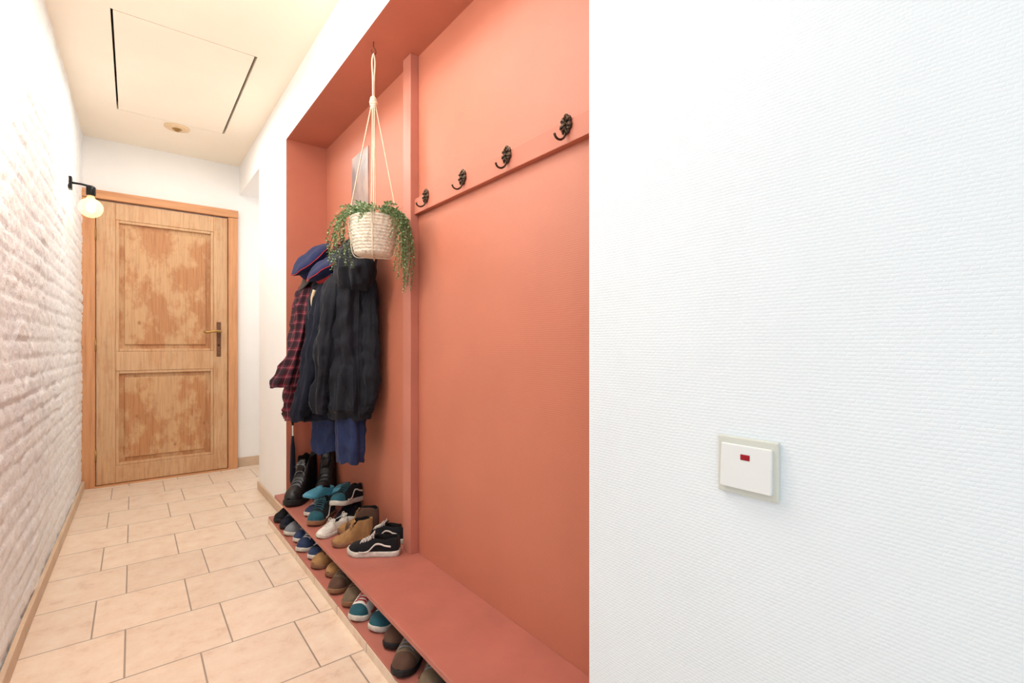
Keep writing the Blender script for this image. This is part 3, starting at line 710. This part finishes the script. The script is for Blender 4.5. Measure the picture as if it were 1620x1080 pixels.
# lower level: name, label, y, yaw, toe x, length, height, upper, sole, lace, toe, stripe
low = [('sneaker', 'small black sneaker on the low step', 2.84, 205, .605, .17, .07, 'f_shoe', 'rub_b', 'f_black', None, None),
       ('sneaker', 'small black sneaker with grey sole', 2.73, 212, .610, .18, .07, 'f_char', 'rub_b', 'f_grey', None, 'f_grey'),
       ('sneaker', 'grey mesh sneaker with white sole', 2.61, 196, .603, .19, .072, 'f_grey', 'rub_w', 'f_black', None, 'f_white'),
       ('sneaker', 'grey and navy sneaker with white sole', 2.50, 203, .618, .19, .068, 'f_grey', 'rub_w', 'f_white', 'f_blue', None),
       ('sneaker', 'navy sneaker with white stripes', 2.385, 214, .604, .18, .066, 'f_blue', 'rub_w', 'f_white', None, 'f_white'),
       ('sneaker', 'dark striped sneaker with white sole', 2.27, 216, .625, .18, .064, 'f_char', 'rub_w', 'f_white', 'f_blue', 'f_white'),
       ('ankle_boot', 'tan suede low shoe on the step', 2.15, 198, .606, .17, .07, 'f_tan', 'rub_gum', 'f_brown', None, None),
       ('ankle_boot', 'tan suede shoe with gum sole', 2.04, 206, .632, .17, .066, 'f_tan', 'rub_gum', 'f_brown', None, None),
       ('walking_shoe', 'khaki brown walking shoe', 1.92, 216, .600, .21, .066, 'f_khaki', 'rub_gum', 'f_brown', 'f_brown', None),
       ('walking_shoe', 'khaki brown walking shoe with worn toe', 1.795, 218, .612, .21, .064, 'f_khaki', 'rub_gum', 'f_brown', None, None),
       ('sneaker', 'white child sneaker with red accents', 1.67, 212, .600, .16, .066, 'f_white', 'rub_w', 'f_red', 'f_teal', 'f_red'),
       ('sneaker', 'teal child sneaker with white sole', 1.56, 204, .628, .16, .064, 'f_teal', 'rub_w', 'f_white', None, 'f_red'),
       ('walking_shoe', 'dark brown suede shoe', 1.455, 208, .630, .20, .066, 'f_brown', 'rub_b', 'f_khaki', None, None),
       ('walking_shoe', 'brown and khaki trail shoe', 1.335, 220, .600, .21, .07, 'f_khaki', 'rub_b', 'f_grey', 'f_brown', None),
       ('walking_shoe', 'khaki trail shoe with dark sole', 1.205, 220, .618, .21, .066, 'f_khaki', 'rub_b', 'f_grey', None, 'f_brown'),
       ('sneaker', 'navy sneaker with black sole', 1.085, 205, .606, .21, .07, 'f_blue', 'rub_b', 'f_black', None, None),
       ('sneaker', 'dark navy sneaker under the bench', .965, 216, .622, .2, .066, 'f_char', 'rub_b', 'f_navy', None, None)]
for nm, lb, y, yw_, tx, Ls, Hh, u, so, la, to, sp in low:
    ca = abs(math.cos(math.radians(yw_)))
    shoe(nm, lb, (tx + Ls * .5 * ca, y + .02, ZL), yw_, Ls, .076, Hh, u, so, la, to, sp, .018, group=gl)

# ------------------------------------------------------------------ lights
def area(name, loc, rot, sx, sy, e, col):
    l = bpy.data.lights.new(name, 'AREA'); l.shape = 'RECTANGLE'; l.size = sx; l.size_y = sy; l.energy = e; l.color = col
    o = bpy.data.objects.new(name, l); C.objects.link(o); o.location = loc; o.rotation_euler = rot; return o
def aim(o, tgt):
    o.rotation_euler = (Vector(tgt) - o.location).to_track_quat('-Z', 'Y').to_euler()
k = area('daylight_window', (-1.2, -1.0, 1.5), (0, 0, 0), 1.6, 1.8, 19, (.84, .93, 1)); aim(k, (.3, 2.0, 1.3))
c1 = area('corridor_fill_light', (.15, 1.7, 2.44), (0, 0, 0), .5, 1.0, 14, (1, .97, .92))  # added fill to lighten the corridor; no lamp hangs here
c2 = area('far_hall_fill_light', (.2, 3.35, 2.44), (0, 0, 0), .4, 1.0, 12, (1, .96, .9))  # added fill brightening the far hall and floor, not a fitting
c3 = area('side_room_light', (1.55, 4.1, 1.5), (0, 0, 0), .6, 1.4, 7, (1, .98, .96)); aim(c3, (.3, 4.1, 1.2))
def pt(name, loc, e, col, r=.04):
    l = bpy.data.lights.new(name, 'POINT'); l.energy = e; l.color = col; l.shadow_soft_size = r
    o = bpy.data.objects.new(name, l); C.objects.link(o); o.location = loc
pt('wall_sconce_light', (XL + .16, 1.85, 1.85), 11, (1, .89, .74), .06)
pt('overhead_fill_light', (.15, 1.0, 2.1), 8, (1, .95, .88), .12)  # added out-of-view fill raking the ceiling; stands for no real pendant
w = bpy.data.worlds.new('World'); bpy.context.scene.world = w; w.use_nodes = True
w.node_tree.nodes['Background'].inputs[0].default_value = (.88, .94, 1, 1); w.node_tree.nodes['Background'].inputs[1].default_value = .78

# ------------------------------------------------------------------ camera
cam = bpy.data.cameras.new('Camera'); co = bpy.data.objects.new('Camera', cam); C.objects.link(co)
cam.sensor_fit = 'HORIZONTAL'; cam.sensor_width = 36; cam.lens = 760 / 1620 * 36; cam.shift_y = 6 / 1620; cam.clip_start = .02
co.location = (0, 0, 1.0); co.rotation_euler = (pi / 2, 0, -math.atan(600 / 760))
bpy.context.scene.camera = co
bpy.context.scene.view_settings.view_transform = 'Standard'
